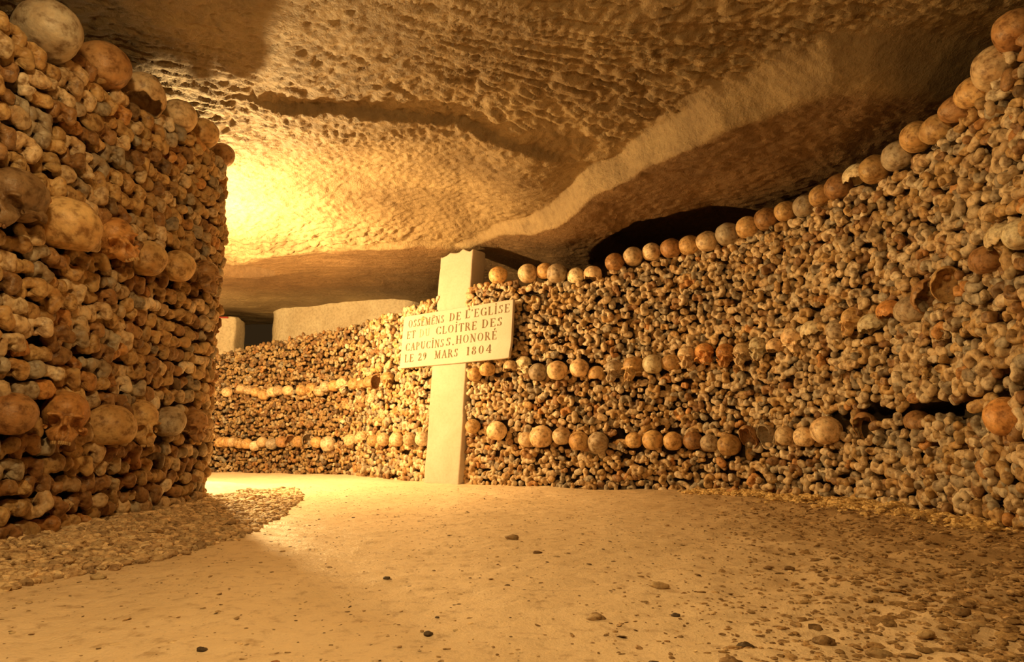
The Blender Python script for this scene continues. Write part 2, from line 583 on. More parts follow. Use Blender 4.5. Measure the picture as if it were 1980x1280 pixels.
FACES = [mesh_np('skull_face', *skull_face(s)) for s in (11, 12, 13)]
DOMES = [mesh_np('skull_dome', *skull_dome(s)) for s in (21, 22, 23, 24)]
CAPS = [mesh_np('skull_cap', *skull_cap(s)) for s in (31, 32)]
SHELLS = [mesh_np('skull_shell', *skull_cap(s, 1.66, .13)) for s in (41, 42)]
ARCH = [mesh_np('cheek_arch', *cheek_arch(s)) for s in (-1, 1)]
TEETH = [mesh_np('upper_teeth', *teeth(m)) for m in ((-4, 2), (0, 1, -3), (-5, 5, 3, -1))]
for me in FACES + DOMES + CAPS + SHELLS + ARCH + TEETH:
    me.materials.append(None)
for _, me in BONE_HI:
    me.materials.append(None)

def setmat(o, m):
    o.material_slots[0].link = 'OBJECT'
    o.material_slots[0].material = m

NUM = ['first', 'second', 'third', 'fourth', 'fifth', 'sixth', 'seventh', 'eighth', 'ninth', 'tenth', 'eleventh', 'twelfth', 'thirteenth',
       'fourteenth', 'fifteenth', 'sixteenth', 'seventeenth', 'eighteenth', 'nineteenth', 'twentieth'] + ['twenty-' + w for w in (
       'first', 'second', 'third', 'fourth', 'fifth', 'sixth', 'seventh', 'eighth', 'ninth')] + ['thirtieth', 'thirty-first', 'thirty-second']

def place_skull(path, px, py, w, kind, yaw, tone, label, group, out, tilt=0.0, roll=0.0, far=False, back=0.0):
    s, z = path.hit(px, py, out)
    p = path.pos(s, z, out - back)
    _, _, dep = proj(p)
    size = w * dep / F                      # apparent width in metres
    sc = min(max(size / (0.140 if kind != 'F' else 0.132), 0.78), 1.32)
    away = np.array((-p[0], -p[1])) ; away /= np.linalg.norm(away)
    base = math.atan2(away[1], away[0]) - math.pi / 2   # local +y towards the viewer's side
    idx = int(abs(px * 7 + py)) 
    src = {'F': FACES, 'D': DOMES, 'C': CAPS, 'S': SHELLS}[kind]
    me = src[idx % len(src)]
    o = link('skull' if kind in 'FD' else 'broken_skull', me)
    setmat(o, (BONE if far else SKULLM)[tone])
    ang = base + math.radians(yaw) + (math.pi if kind == 'D' else 0)
    R = Matrix.Rotation(ang, 4, 'Z')
    if kind == 'S':
        # open side rolled towards the viewer
        R = R @ Matrix.Rotation(math.radians(62 + tilt), 4, 'X') @ Matrix.Rotation(math.radians(roll), 4, 'Y')
    else:
        R = R @ Matrix.Rotation(math.radians(tilt), 4, 'X') @ Matrix.Rotation(math.radians(roll), 4, 'Y')
    cz = {'F': (0, .012, -.012), 'D': (0, -.01, .022), 'C': (0, -.008, .035), 'S': (0, -.008, .01)}[kind]
    off = R @ (Vector(cz) * sc)
    o.matrix_world = Matrix.Translation(Vector(p) - off) @ R @ Matrix.Scale(sc, 4)
    tag(o, label, 'skull', group)
    if kind == 'F' and not far:
        for k in (0, 1):
            a = link('cheekbone', ARCH[k], o); setmat(a, SKULLM[tone])
        t = link('upper_teeth', TEETH[idx % 3], o); setmat(t, BONE['brown' if tone in ('brown', 'dark') else 'ochre'])
        t['label'] = 'short worn teeth'
    SK.append((path, s, z, size * .5 * (1.0 if kind != 'S' else .95), kind))
    return o
SK = []

KW = {'D': 'rounded skull showing its back', 'F': 'skull with eye sockets', 'C': 'broken skull cap', 'S': 'hollow broken skull shell'}
def row(path, text, where, group, out, far=False, rev=False):
    ents = [e.split(',') for e in text.split()]
    n = len(ents)
    for i, e in enumerate(ents):
        px, py, w = map(float, e[:3])
        kind, yaw, tone = e[3], float(e[4]), e[5]
        tilt = float(e[6]) if len(e) > 6 else random.uniform(-6, 6)
        roll = float(e[7]) if len(e) > 7 else random.uniform(-6, 6)
        back = float(e[8]) if len(e) > 8 else 0.0
        rank = n - 1 - i if rev else i
        tn = {'dark': 'dark brown'}.get(tone, tone)
        if path is RIGHT and 'wall top' in where and px > 1300: w *= 1.15
        place_skull(path, px, py, w, kind, yaw, tone, f'{tn} {KW[kind]}, {NUM[rank]} {where}', group, out, tilt, roll, far, back)

row(RIGHT, '''963,532,36,D,10,ochre 1022,529,39,D,-8,cream 1053,524,32,D,20,ochre 1077,529,39,D,0,grey 1113,533,31,D,30,pale 1147,528,38,C,15,cream 1189,508,38,D,0,brown
1225,496,38,D,-10,cream 1260,487,36,D,12,cream 1298,480,40,D,0,brown 1333,474,36,D,8,ochre 1369,467,37,D,-8,cream 1408,453,41,D,0,grey 1445,440,38,D,15,ochre 1483,424,41,D,0,brown
1520,409,37,D,-12,ochre 1556,399,39,D,8,grey 1588,380,38,D,0,ochre 1622,362,44,D,20,brown 1658,335,42,C,30,pale 1692,328,48,D,0,ochre 1735,302,50,D,15,grey 1773,265,50,D,0,ochre
1815,248,52,D,40,ochre 1855,208,50,D,60,brown 1886,178,54,D,45,ochre 1925,132,72,D,10,cream 1967,60,72,D,0,brown''',
    'right of the cross along the wall top', 'skulls along the top of the long wall', 0.0)
row(RIGHT, '''918,724,25,D,10,ochre 944,714,29,D,-30,ochre 988,707,28,C,0,cream 1015,708,26,F,20,pale 1041,720,37,D,0,grey 1079,716,41,D,-10,cream 1121,712,38,D,0,cream
1154,721,36,C,0,ochre 1188,720,34,F,-30,grey,4 1226,716,38,F,-40,ochre 1263,704,41,D,0,pale 1297,701,32,D,50,ochre 1329,694,36,F,-10,cream,8 1363,689,37,F,10,orange,16 1403,690,34,F,-12,orange
1436,687,32,F,-22,cream 1467,676,35,F,-16,pale 1501,668,36,C,-10,cream 1534,661,38,F,10,cream 1572,636,42,C,30,pale 1619,637,36,D,0,grey 1652,624,42,F,-55,ochre 1686,624,42,C,40,pale
1722,598,46,C,10,orange 1762,599,58,D,30,grey 1794,572,44,S,40,brown 1832,550,50,S,10,ochre 1908,502,50,D,20,brown 1940,456,58,C,0,pale 1975,452,66,D,10,pale''',
    'right of cross in middle band', 'middle band of skulls right of the cross', 0.012)
row(RIGHT, '''915,824,30,D,0,ochre 961,833,38,D,12,cream 1018,850,27,D,20,cream 1048,844,44,D,-10,cream 1086,843,37,D,0,cream 1119,852,40,D,8,ochre 1157,857,40,D,0,grey,-40 1226,851,34,D,0,ochre
1263,851,40,D,-8,ochre 1302,853,38,D,0,ochre 1340,852,37,D,12,brown 1373,857,31,D,0,grey 1411,860,45,D,-10,ochre 1447,846,36,S,-40,brown 1482,844,38,S,-35,grey 1519,842,37,D,0,cream
1554,845,39,D,15,cream 1598,832,58,D,0,cream 1657,826,46,S,-20,brown,-10,0,.05 1747,812,50,C,10,brown,-12,0,.07 1947,806,80,D,0,orange''',
    'right of cross in lowest band', 'lowest band of skulls right of the cross', 0.012)
row(RIGHT, '''440,758,21,D,0,cream 468,752,18,D,0,cream 481,754,16,D,10,cream 495,758,21,D,0,ochre 511,763,23,D,-10,ochre 527,757,16,D,0,cream 539,755,20,D,0,cream 557,755,22,D,20,cream
584,755,24,D,0,ochre 602,756,18,F,0,ochre 618,756,22,D,20,cream 630,747,16,D,0,pale 646,746,23,D,0,ochre 664,747,24,F,10,cream 685,742,25,D,0,ochre 703,743,21,C,0,ochre 715,738,24,D,30,ochre 729,738,19,S,0,brown 751,737,25,F,-10,ochre''',
    'left of cross in upper far band', 'upper band of skulls left of the cross', 0.01, True, True)
row(RIGHT, '''427,855,18,D,0,ochre 439,855,20,D,0,ochre 450,855,16,D,0,cream 463,857,21,D,0,ochre 478,858,21,D,0,ochre 493,862,21,D,0,pale 507,855,18,D,10,cream 526,858,23,D,0,grey 545,854,24,D,10,brown
562,854,18,S,0,brown 578,854,24,D,0,ochre 596,851,20,S,0,grey 613,855,24,D,0,ochre 635,858,31,D,0,pale 678,851,27,D,0,cream 699,852,24,F,0,cream 722,852,25,D,10,ochre 742,849,27,D,0,cream 767,850,29,D,0,cream 793,849,27,D,0,cream 817,849,28,D,0,pale''',
    'left of cross in lower far band', 'lower band of skulls left of the cross', 0.01, True, True)
row(LEFT, '''90,62,112,D,20,grey,-14 198,128,96,D,10,brown 275,178,86,C,0,cream 344,226,66,D,10,cream 392,258,58,D,0,ochre 430,300,48,D,0,brown''',
    'from left along the near pile top', 'skulls along the top of the near pile', -0.02)
row(LEFT, '''22,392,95,F,-24,dark 124,432,104,D,70,ochre 226,472,72,F,18,orange,8,22 284,500,70,D,10,ochre 344,515,64,D,0,ochre 396,540,52,F,30,brown''',
    'from left in near pile upper band', 'upper skull band of the near pile', 0.034)
row(LEFT, '''22,800,88,D,0,brown 124,815,80,F,4,orange,10 206,822,82,D,80,ochre 272,820,62,F,30,ochre 326,815,64,D,0,grey 378,826,46,F,20,brown''',
    'from left in near pile lower band', 'lower skull band of the near pile', 0.034)

# ------------------------------------------------------------------ tops of the bone walls
def top_line(path, pts, drop):
    S, Z = [], []
    for px, py in pts:
        s, z = path.hit(px, py)
        S.append(s); Z.append(z - drop)
    o = np.argsort(S)
    return np.array(S)[o], np.array(Z)[o]
RT_S, RT_Z = top_line(RIGHT, [(428, 683), (520, 662), (600, 646), (700, 625), (770, 603), (850, 575), (925, 552), (960, 548), (1022, 546), (1110, 545), (1190, 524), (1260, 502), (1333, 490), (1410, 472),
                              (1483, 442), (1556, 417), (1622, 384), (1692, 352), (1735, 328), (1773, 294), (1815, 280), (1856, 234), (1890, 206), (1930, 168), (1970, 100)], 0.0)
LT_S, LT_Z = top_line(LEFT, [(0, 40), (90, 105), (198, 172), (275, 215), (344, 256), (392, 284), (425, 318)], 0.0)
rtop = lambda s: np.interp(s, RT_S, RT_Z)
ltop = lambda s: np.interp(s, LT_S, LT_Z) + .022

# ------------------------------------------------------------------ floor shape (needed by what stands on it)
GRAVEL_EDGE = [onz(px, py, 0.0)[:2] for px, py in ((-260, 1215), (0, 1135), (200, 1098), (330, 1070), (430, 1042), (520, 1003), (580, 962), (560, 946), (480, 936), (415, 931))]
def poly_sd(x, y, pts):
    """signed distance to an open polyline; positive on its left"""
    pts = np.asarray(pts, float)
    best = np.full(np.shape(x), 1e9); sg = np.ones(np.shape(x))
    for a, b in zip(pts[:-1], pts[1:]):
        ba = b - a
        h = np.clip(((x - a[0]) * ba[0] + (y - a[1]) * ba[1]) / (ba @ ba), 0, 1)
        dx, dy = x - a[0] - h * ba[0], y - a[1] - h * ba[1]
        d = np.hypot(dx, dy)
        cr = ba[0] * (y - a[1]) - ba[1] * (x - a[0])
        up = d < best - 1e-9
        best = np.where(up, d, best); sg = np.where(up, np.sign(cr), sg)
    return best * sg
def floor_z(x, y):
    x = np.asarray(x, float); y = np.asarray(y, float)
    z = 0.012 * fbm(x * .8, y * .8, None, 3, 5) + 0.004 * fbm(x * 5, y * 5, None, 2, 9)
    g = poly_sd(x, y, GRAVEL_EDGE)
    z = z + 0.05 * sstep(-.02, .45, g)
    rough = sstep(.1, 1.5, x + (2.2 - y) * .28)
    z = z + rough * (.016 * fbm(x * 9, y * 9, None, 4, 31) + .006 * fbm(x * 30, y * 30, None, 2, 33) + .02 * sstep(1.0, 1.7, x))
    z = z + .0030 * fbm(x * 20, y * 26, None, 4, 77)
    return z

# ------------------------------------------------------------------ bones
TL = list(TONES)
def tone_pick(left, far=False):
    if far:
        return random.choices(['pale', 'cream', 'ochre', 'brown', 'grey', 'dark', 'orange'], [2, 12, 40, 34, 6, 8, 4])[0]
    if left:
        return random.choices(['pale', 'cream', 'ochre', 'brown', 'grey', 'dark', 'orange'], [5, 19, 42, 17, 12, 2, 7])[0]
    return random.choices(['pale', 'cream', 'ochre', 'brown', 'grey', 'dark', 'orange'], [14, 36, 24, 8, 14, 1, 3])[0]

MV, MF, MA, MO = [], [], [], 0
def mass_add(ki_list, pos, n, rot, sc, tone, shade_dim=1.0):
    global MO
    ki, V, Fq = ki_list
    ny = np.array([n[0], n[1], 0.0])
    nx = np.array([n[1], -n[0], 0.0])
    B = np.stack([nx * -1, ny, np.array((0, 0, 1.0))], 1)
    cr, sr = math.cos(rot), math.sin(rot)
    Rl = np.array([[cr, 0, sr], [0, 1, 0], [-sr, 0, cr]])
    a, b = random.gauss(0, .13), random.gauss(0, .13)
    Ra = np.array([[1, 0, 0], [0, math.cos(a), -math.sin(a)], [0, math.sin(a), math.cos(a)]])
    Rb = np.array([[math.cos(b), -math.sin(b), 0], [math.sin(b), math.cos(b), 0], [0, 0, 1]])
    W = (V * sc) @ (B @ Ra @ Rb @ Rl).T + pos
    MV.append(W.astype(np.float32)); MF.append(Fq + MO); MO += len(V)
    c = np.array(TONES[tone]) * random.uniform(.75, 1.15) * shade_dim
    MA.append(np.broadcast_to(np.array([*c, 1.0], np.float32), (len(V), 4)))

def blocked(path, s, z, mine, grow=0.9):
    for (p, ss, zz, r, k) in SK:
        if p is path:
            rr = r * grow + mine
            if ((s - ss) / rr) ** 2 + ((z - zz) / (rr * .92)) ** 2 < 1:
                return True
    return False

# hollow dark gaps in the long wall
GAPS = []
for px, py, rw, rh in ((1690, 800, .13, .04), (1790, 793, .13, .05), (1870, 795, .12, .055), (1880, 515, .06, .05), (1630, 800, .05, .03), (1205, 838, .05, .025), (655, 846, .06, .035), (1945, 735, .05, .04), (1092, 690, .05, .02)):
    s, z = RIGHT.hit(px, py)
    GAPS.append((s, z, rw, rh))
def in_gap(s, z):
    return any(((s - a) / w) ** 2 + ((z - b) / h) ** 2 < 1 for a, b, w, h in GAPS)

KW_R = [36, 10, 18, 10, 6, 10, 3, 20, 3]
KW_L = [54, 10, 12, 4, 4, 4, 1, 14, 0]
def pick(lst, wts):
    k = random.choices(range(len(BKIND)), wts)[0]
    return k * 2 + random.randint(0, 1)

def turn(n, p, k):
    """bones laid slightly aslant: their ends lean towards the open gallery"""
    v = np.array((-.1, .5)) - np.asarray(p)[:2]
    v = v / np.linalg.norm(v)
    m = n * (1 - k) + v * k
    return m / np.linalg.norm(m)
# the cross interrupts the wall: find its span along the path
CR_L = RIGHT.hit(830, 820)[0]; CR_R = RIGHT.hit(900, 820)[0]
PL = [RIGHT.hit(774, 650)[0], RIGHT.hit(990, 640)[0]]
FARS = RIGHT.hit(690, 800)[0]
rowh, step = 0.0380, 0.0500
OBL = RIGHT.hit(1450, 800)[0]
zr = 0.0
ri = 0
while zr < 1.9:
    s = RIGHT.hit(405, 800)[0] - 1.1 + random.random() * step
    while s < RIGHT.L - .9:
        zz = zr + random.gauss(0, .011) + .016 * math.sin(s * 2.3 + zr * 3) + .02 * float(vnoise(s * 4, zr * 4, None, 6))
        sc = random.uniform(.66, 1.0)
        if zz < rtop(s) + .004 and zz > -.02:
            ok = not blocked(RIGHT, s, zz, .012)
            if CR_L + .015 < s < CR_R - .015: ok = False
            if in_gap(s, zz): ok = False
            if ok:
                n = RIGHT.normal(s)
                if s > OBL:
                    n = turn(n, RIGHT.point(s), .30)
                out = random.gauss(-.004, .013) + .02 * vnoise(s * 3.0, zz * 3.0, None, 3)
                if PL[0] - .1 < s < PL[1] + .1: out = min(out, -.02)
                p = RIGHT.pos(s, zz, out)
                rot = random.choices([0, math.pi, math.pi / 2, -math.pi / 2], [4, 3, 1.4, 1.4])[0] + random.gauss(0, .4)
                mass_add(BONE_LO[pick(BONE_LO, KW_R)], p, n, rot, sc * (.86 if s < FARS else 1), tone_pick(False, s < FARS + random.gauss(0, .25)), .70 if s < FARS + random.gauss(0, .25) else 1.0)  # far bones: browner tones, plus shade painted in by a darker factor
        s += step * (.88 if s < FARS else 1) * random.uniform(.86, 1.14) * (0.92 if sc < .74 else 1.03)
    zr += rowh
    ri += 1
# a loose layer lying on top of the wall
for _ in range(420):
    s = random.uniform(RIGHT.hit(430, 680)[0] - .3, RIGHT.L - 1.2)
    n = RIGHT.normal(s)
    back = random.uniform(.04, .5)
    p = RIGHT.pos(s, float(rtop(s)) - .01 + random.uniform(-.01, .012), -back)
    if CR_L - .02 < s < CR_R + .02 and back < .2: continue
    if blocked(RIGHT, s, p[2], .0, 1.0) and back < .12: continue
    an = random.uniform(-1.2, 1.2)
    n2 = np.array((n[0] * math.cos(an) - n[1] * math.sin(an), n[0] * math.sin(an) + n[1] * math.cos(an)))
    mass_add(random.choice(BONE_LO), p, n2, random.uniform(0, 6.28), random.uniform(.6, .95), tone_pick(False))

# the near pile: courses of large bone ends, each its own object
cand = []
zr = 0.055
ci = 0
while zr < 1.95:
    rh = 0.0575
    s = 1.0 + random.random() * .08
    while s < LEFT.L - .5:
        ki = pick(BONE_HI, KW_L)
        kk = BONE_HI[ki][0]
        wid = [.096, .084, .084, .072, .078, .068, .050, .088, .056][kk]
        sc = random.uniform(.9, 1.1)
        wid *= sc
        sm = s + wid / 2
        zz = zr + random.gauss(0, .006) + .010 * math.sin(sm * 3.1 + zr * 2) + .014 * float(vnoise(sm * 4, zr * 5, None, 16))
        if zz < ltop(sm) + .012 and not blocked(LEFT, sm, zz, .027):
            rot = random.choices([0, math.pi], [4, 1])[0] + random.gauss(0, .28)
            out = random.gauss(0, .006) + .012 * vnoise(sm * 3, zz * 3, None, 8)
            cand.append(dict(c=ci, s=sm, z=zz, ki=ki, kk=kk, sc=sc, rot=rot, out=out, tone=tone_pick(True), sz=random.uniform(1.0, 1.2)))
        s += wid * .90
    zr += rh
    ci += 1
for b in cand:
    p = LEFT.pos(b['s'], b['z'], b['out'])
    px, py, dep = proj(p)
    n = LEFT.normal(b['s'])
    view = np.array((0, 0, EYE)) - p
    cosv = float(np.dot(view[:2], n)) / np.linalg.norm(view)
    b['p'], b['n'], b['px'] = p, turn(n, p, .5 * float(sstep(3.6, 2.9, b['s']))), px
    b['vis'] = px > -20 and -35 < py < 1310 and cosv > .02
    b['area'] = (1 / dep) ** 2 * max(cosv, .05) if b['vis'] else 0
vis = sorted([b for b in cand if b['vis']], key=lambda b: -b['area'])
ind = set(id(b) for b in vis[:298])
order = {}
for b in sorted([b for b in vis if id(b) in ind], key=lambda b: (b['c'], b['px'])):
    order.setdefault(b['c'], []).append(id(b))
rows_used = sorted(order)
TN = {'dark': 'dark brown'}
for b in cand:
    if id(b) in ind:
        o = link('long_bone', BONE_HI[b['ki']][1])
        setmat(o, BONE[b['tone']])
        n = b['n']
        B = Matrix(((-n[1], n[0], 0), (n[0], n[1], 0), (0, 0, 1))).transposed()
        R = B @ Matrix.Rotation(random.gauss(0, .1), 3, 'X') @ Matrix.Rotation(random.gauss(0, .1), 3, 'Z') @ Matrix.Rotation(b['rot'], 3, 'Y')
        o.matrix_world = Matrix.Translation(Vector(b['p'])) @ R.to_4x4() @ Matrix.Diagonal((b['sc'], b['sc'], b['sc'] * b['sz'], 1))
        rk = order[b['c']].index(id(b))
        lab = f"{TN.get(b['tone'], b['tone'])} {BKIND[b['kk']][0]}, {NUM[rk]} from left in {NUM[rows_used.index(b['c'])]} course from ground"
        tag(o, lab, 'bone', 'long bones stacked in the near pile')
    else:
        ki = b['ki']
        mass_add(BONE_LO[ki], b['p'], b['n'], b['rot'], b['sc'], b['tone'])
NCOURSES = len(rows_used)

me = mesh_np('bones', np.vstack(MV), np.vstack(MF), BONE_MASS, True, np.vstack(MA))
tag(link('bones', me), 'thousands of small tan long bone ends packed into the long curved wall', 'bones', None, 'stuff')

# earth cores behind the bones
def core(name, path, topf, s0, s1, depth, thick):
    ss = np.linspace(s0, s1, 420)
    tz = topf(ss) - .035
    zs = np.linspace(-.1, 1, 80)
    V = []
    for k in zs:
        z = np.where(k <= 0, k, tz * k)
        hol = np.zeros_like(ss)
        if path is RIGHT:
            for a, b, w, h in GAPS:
                hol = np.maximum(hol, sstep(1.7, .7, ((ss - a) / w) ** 2 + ((z - b) / h) ** 2))
        V.append(path.pos(ss, z, -depth - .16 * hol))
    V.append(path.pos(ss, tz, np.full_like(ss, -thick)))
    V.append(path.pos(ss, np.full_like(ss, -.1), np.full_like(ss, -thick)))
    V = np.stack(V)
    f = grid_faces(len(V), len(ss))
    me = mesh_np(name, V.reshape(-1, 3), f, EARTH)
    return tag(link(name, me), None, None, None, 'structure')
core('wall_right', RIGHT, rtop, .05, RIGHT.L - .05, .062, .9)
core('wall_left', LEFT, ltop, .05, LEFT.L - .05, .055, .6)

# ------------------------------------------------------------------ the cross
STONE = rock_mat('cross_plaster', (0.52, 0.455, 0.38), (0.45, 0.375, 0.29), 2.2, 0.7, 0.004, .15)
PLAQ = rock_mat('plaque_stone', (0.52, 0.455, 0.39), (0.46, 0.385, 0.31), 3.0, 0.6, 0.002, .12)
def ink(name, c):
    m, nt, b = new_mat(name)
    tc = N(nt, 'ShaderNodeTexCoord').outputs['Object']
    nt.links.new(ramp(nt, noise(nt, tc, 60, 4), [(0.35, c), (0.7, tuple(v * 1.7 for v in c))]), b.inputs['Base Color'])
    b.inputs['Roughness'].default_value = .8
    return m
INK = ink('carved_letter_paint', (0.12, 0.08, 0.035))
INK_FADED = ink('faded_letter_paint', (0.34, 0.27, 0.17))

def slab(x0, x1, y0, y1, z0, z1, nx, ny, nz, amp, bev, seed, taper=None):
    """rounded, slightly worn block as one closed mesh (six gridded sides sharing edges)"""
    import bmesh
    bm = bmesh.new()
    bmesh.ops.create_cube(bm, size=1)
    bmesh.ops.bevel(bm, geom=list(bm.edges), offset=.04, segments=2, affect='EDGES') if False else None
    me = bpy.data.meshes.new('slab')
    for v in bm.verts:
        v.co = Vector((x0 + (v.co.x + .5) * (x1 - x0), y0 + (v.co.y + .5) * (y1 - y0), z0 + (v.co.z + .5) * (z1 - z0)))
    bmesh.ops.bevel(bm, geom=list(bm.edges), offset=bev, segments=3, affect='EDGES', profile=.6)
    for axis, cnt, lo, hi in ((0, nx, x0, x1), (1, ny, y0, y1), (2, nz, z0, z1)):
        for i in range(1, cnt):
            co = [0, 0, 0]; no = [0, 0, 0]
            co[axis] = lo + (hi - lo) * i / cnt; no[axis] = 1
            bmesh.ops.bisect_plane(bm, geom=list(bm.verts) + list(bm.edges) + list(bm.faces), plane_co=co, plane_no=no)
    P = np.array([v.co[:] for v in bm.verts])
    dn = np.stack([fbm(P[:, 0] * 7 + 3 * k, P[:, 1] * 7, P[:, 2] * 7, 4, seed + k * 50) for k in range(3)], -1) * amp
    P2 = P + dn
    if taper is not None:
        P2 = taper(P2)
    for v, c in zip(bm.verts, P2):
        v.co = Vector(c)
    bm.to_mesh(me); bm.free()
    me.polygons.foreach_set('use_smooth', np.full(len(me.polygons), True))
    return me

CA = math.atan2(-.625, .786)                       # direction of the plaque's long side
cb = at(861, 930, 5.16)
cross = bpy.data.objects.new('stone_cross', None)
COL.objects.link(cross)
cross.location = (cb[0], cb[1], float(floor_z(cb[0], cb[1])) - .01)
cross.rotation_euler = (math.radians(-4.4), 0, CA)  # local x along the plaque, local -y towards the viewer; leans back on the bones
tag(cross, 'tall pale stone cross with an inscribed plaque leaning on the bone wall', 'cross')
def rough_top(P):
    t = sstep(1.68, 1.80, P[:, 2])
    P[:, 2] += t * (.018 * fbm(P[:, 0] * 16, P[:, 1] * 16, None, 3, 4) + .03 * (P[:, 0] + .2))
    return P
HX = .178
u = link('upright', slab(-HX, HX, -.05, .11, 0, 1.0, 8, 4, 22, .0035, .012, 3), cross)
u.data.materials.append(STONE)
u2 = link('upper_arm', slab(-HX - .005, HX - .012, -.045, .115, (.985), 1.79, 10, 5, 16, .004, .012, 5, rough_top), cross)
u2.data.materials.append(STONE)
PW0, PW1, PZ0, PZ1 = -.53, .615, .895, 1.325
def chip(P):
    x, z = P[:, 0], P[:, 2]
    k = sstep(.52, .66, x) * sstep(1.02, .90, z)
    P[:, 0] -= .02 * k; P[:, 2] += .008 * k
    k = sstep(-.48, -.53, x) * sstep(1.28, 1.325, z)
    P[:, 0] += .008 * k
    return P
pl = link('inscribed_plaque', slab(PW0, PW1, -.068, -.044, PZ0, PZ1, 20, 2, 10, .0005, .004, 9, chip), cross)
pl.data.materials.append(PLAQ)
pl['label'] = 'pale stone plaque with four carved lines'

# lettering: thick-and-thin roman capitals drawn as strokes
TK, TH = .14, .05
def serif(x, y): return ('l', x - .13, y, x + .13, y, TH)
G = {
 'I': (.34, [('l', .17, 0, .17, 1, TK), serif(.17, .02), serif(.17, .98)]),
 'L': (.62, [('l', .15, 0, .15, 1, TK), serif(.15, .98), ('l', .03, .025, .58, .025, TH), ('l', .57, .0, .6, .24, TH)]),
 'E': (.64, [('l', .15, 0, .15, 1, TK), ('l', .03, .025, .58, .025, TH), ('l', .03, .975, .55, .975, TH), ('l', .15, .52, .42, .52, TH), ('l', .57, 0, .6, .22, TH), ('l', .55, 1, .57, .8, TH), ('l', .42, .43, .42, .61, TH)]),
 'T': (.70, [('l', .35, 0, .35, 1, TK), serif(.35, .02), ('l', .03, .975, .67, .975, TH), ('l', .04, 1, .02, .78, TH), ('l', .66, 1, .68, .78, TH)]),
 'H': (.80, [('l', .15, 0, .15, 1, TK), ('l', .65, 0, .65, 1, TK), serif(.15, .02), serif(.15, .98), serif(.65, .02), serif(.65, .98), ('l', .15, .52, .65, .52, TH)]),
 'N': (.80, [('l', .14, 0, .14, 1, TH), ('l', .14, .98, .66, .02, TK), ('l', .66, 0, .66, 1, TH), serif(.14, .02), serif(.10, .98), serif(.66, .98)]),
 'M': (.95, [('l', .14, 0, .16, 1, TH), ('l', .18, .98, .47, .04, TK), ('l', .47, .04, .76, .98, TH), ('l', .79, 0, .78, 1, TK), serif(.14, .02), serif(.12, .98), serif(.79, .02), serif(.82, .98)]),
 'A': (.76, [('l', .38, 1, .10, 0, TH), ('l', .38, 1, .64, 0, TK), serif(.1, .02), serif(.64, .02), ('l', .19, .36, .54, .36, TH)]),
 'D': (.78, [('l', .15, 0, .15, 1, TK), ('l', .03, .025, .36, .025, TH), ('l', .03, .975, .36, .975, TH), ('a', .34, .5, .36, .475, -90, 90)]),
 'P': (.66, [('l', .15, 0, .15, 1, TK), serif(.15, .02), ('l', .03, .975, .34, .975, TH), ('l', .15, .47, .34, .47, TH), ('a', .33, .72, .25, .25, -90, 90)]),
 'R': (.76, [('l', .15, 0, .15, 1, TK), serif(.15, .02), ('l', .03, .975, .34, .975, TH), ('l', .15, .5, .34, .5, TH), ('a', .33, .735, .24, .235, -90, 90), ('l', .36, .5, .66, .02, TK), ('l', .62, .02, .76, .02, TH)]),
 'U': (.76, [('l', .15, .3, .15, 1, TK), ('l', .62, .3, .62, 1, TH), serif(.15, .98), serif(.62, .98), ('a', .385, .3, .235, .28, 180, 360)]),
 'O': (.86, [('a', .43, .5, .37, .49, 0, 360)]),
 '0': (.62, [('a', .31, .5, .25, .49, 0, 360)]),
 'C': (.78, [('a', .43, .5, .37, .49, 42, 318), ('l', .7, .98, .7, .72, TH), ('l', .7, .02, .7, .26, TH)]),
 'G': (.84, [('a', .43, .5, .37, .49, 42, 325), ('l', .7, .98, .7, .72, TH), ('l', .72, .02, .72, .42, TK), ('l', .58, .43, .84, .43, TH)]),
 'S': (.58, [('a', .29, .755, .2, .225, 30, 270), ('a', .29, .265, .22, .245, -150, 90), ('l', .47, .98, .47, .76, TH), ('l', .06, .02, .06, .26, TH)]),
 '8': (.56, [('a', .28, .76, .19, .22, 0, 360), ('a', .28, .27, .23, .26, 0, 360)]),
 '1': (.36, [('l', .18, 0, .18, 1, TK), serif(.18, .02), ('l', .18, .98, .04, .9, TH)]),
 '2': (.58, [('a', .28, .72, .21, .26, -25, 190), ('l', .46, .6, .06, .06, .08), ('l', .04, .07, .54, .07, .12), ('l', .53, .02, .56, .22, TH)]),
 '9': (.56, [('a', .28, .69, .22, .3, 0, 360), ('a', .1, .62, .4, .6, -75, 10)]),
 '4': (.62, [('l', .42, 0, .42, 1, .13), ('l', .42, .98, .04, .3, TH), ('l', .04, .3, .6, .3, TH), serif(.42, .02)]),
 '.': (.26, [('d', .12, .07, .075)]),
 "'": (.2, [('l', .1, 1.02, .07, .78, .08)]),
}
def glyphs(ch):
    if ch == 'i': w, s = G['I']; return w, s + [('d', .17, 1.22, .085)]
    if ch == 'e': w, s = G['E']; return w, s + [('l', .26, 1.1, .42, 1.34, .09)]
    return G[ch]
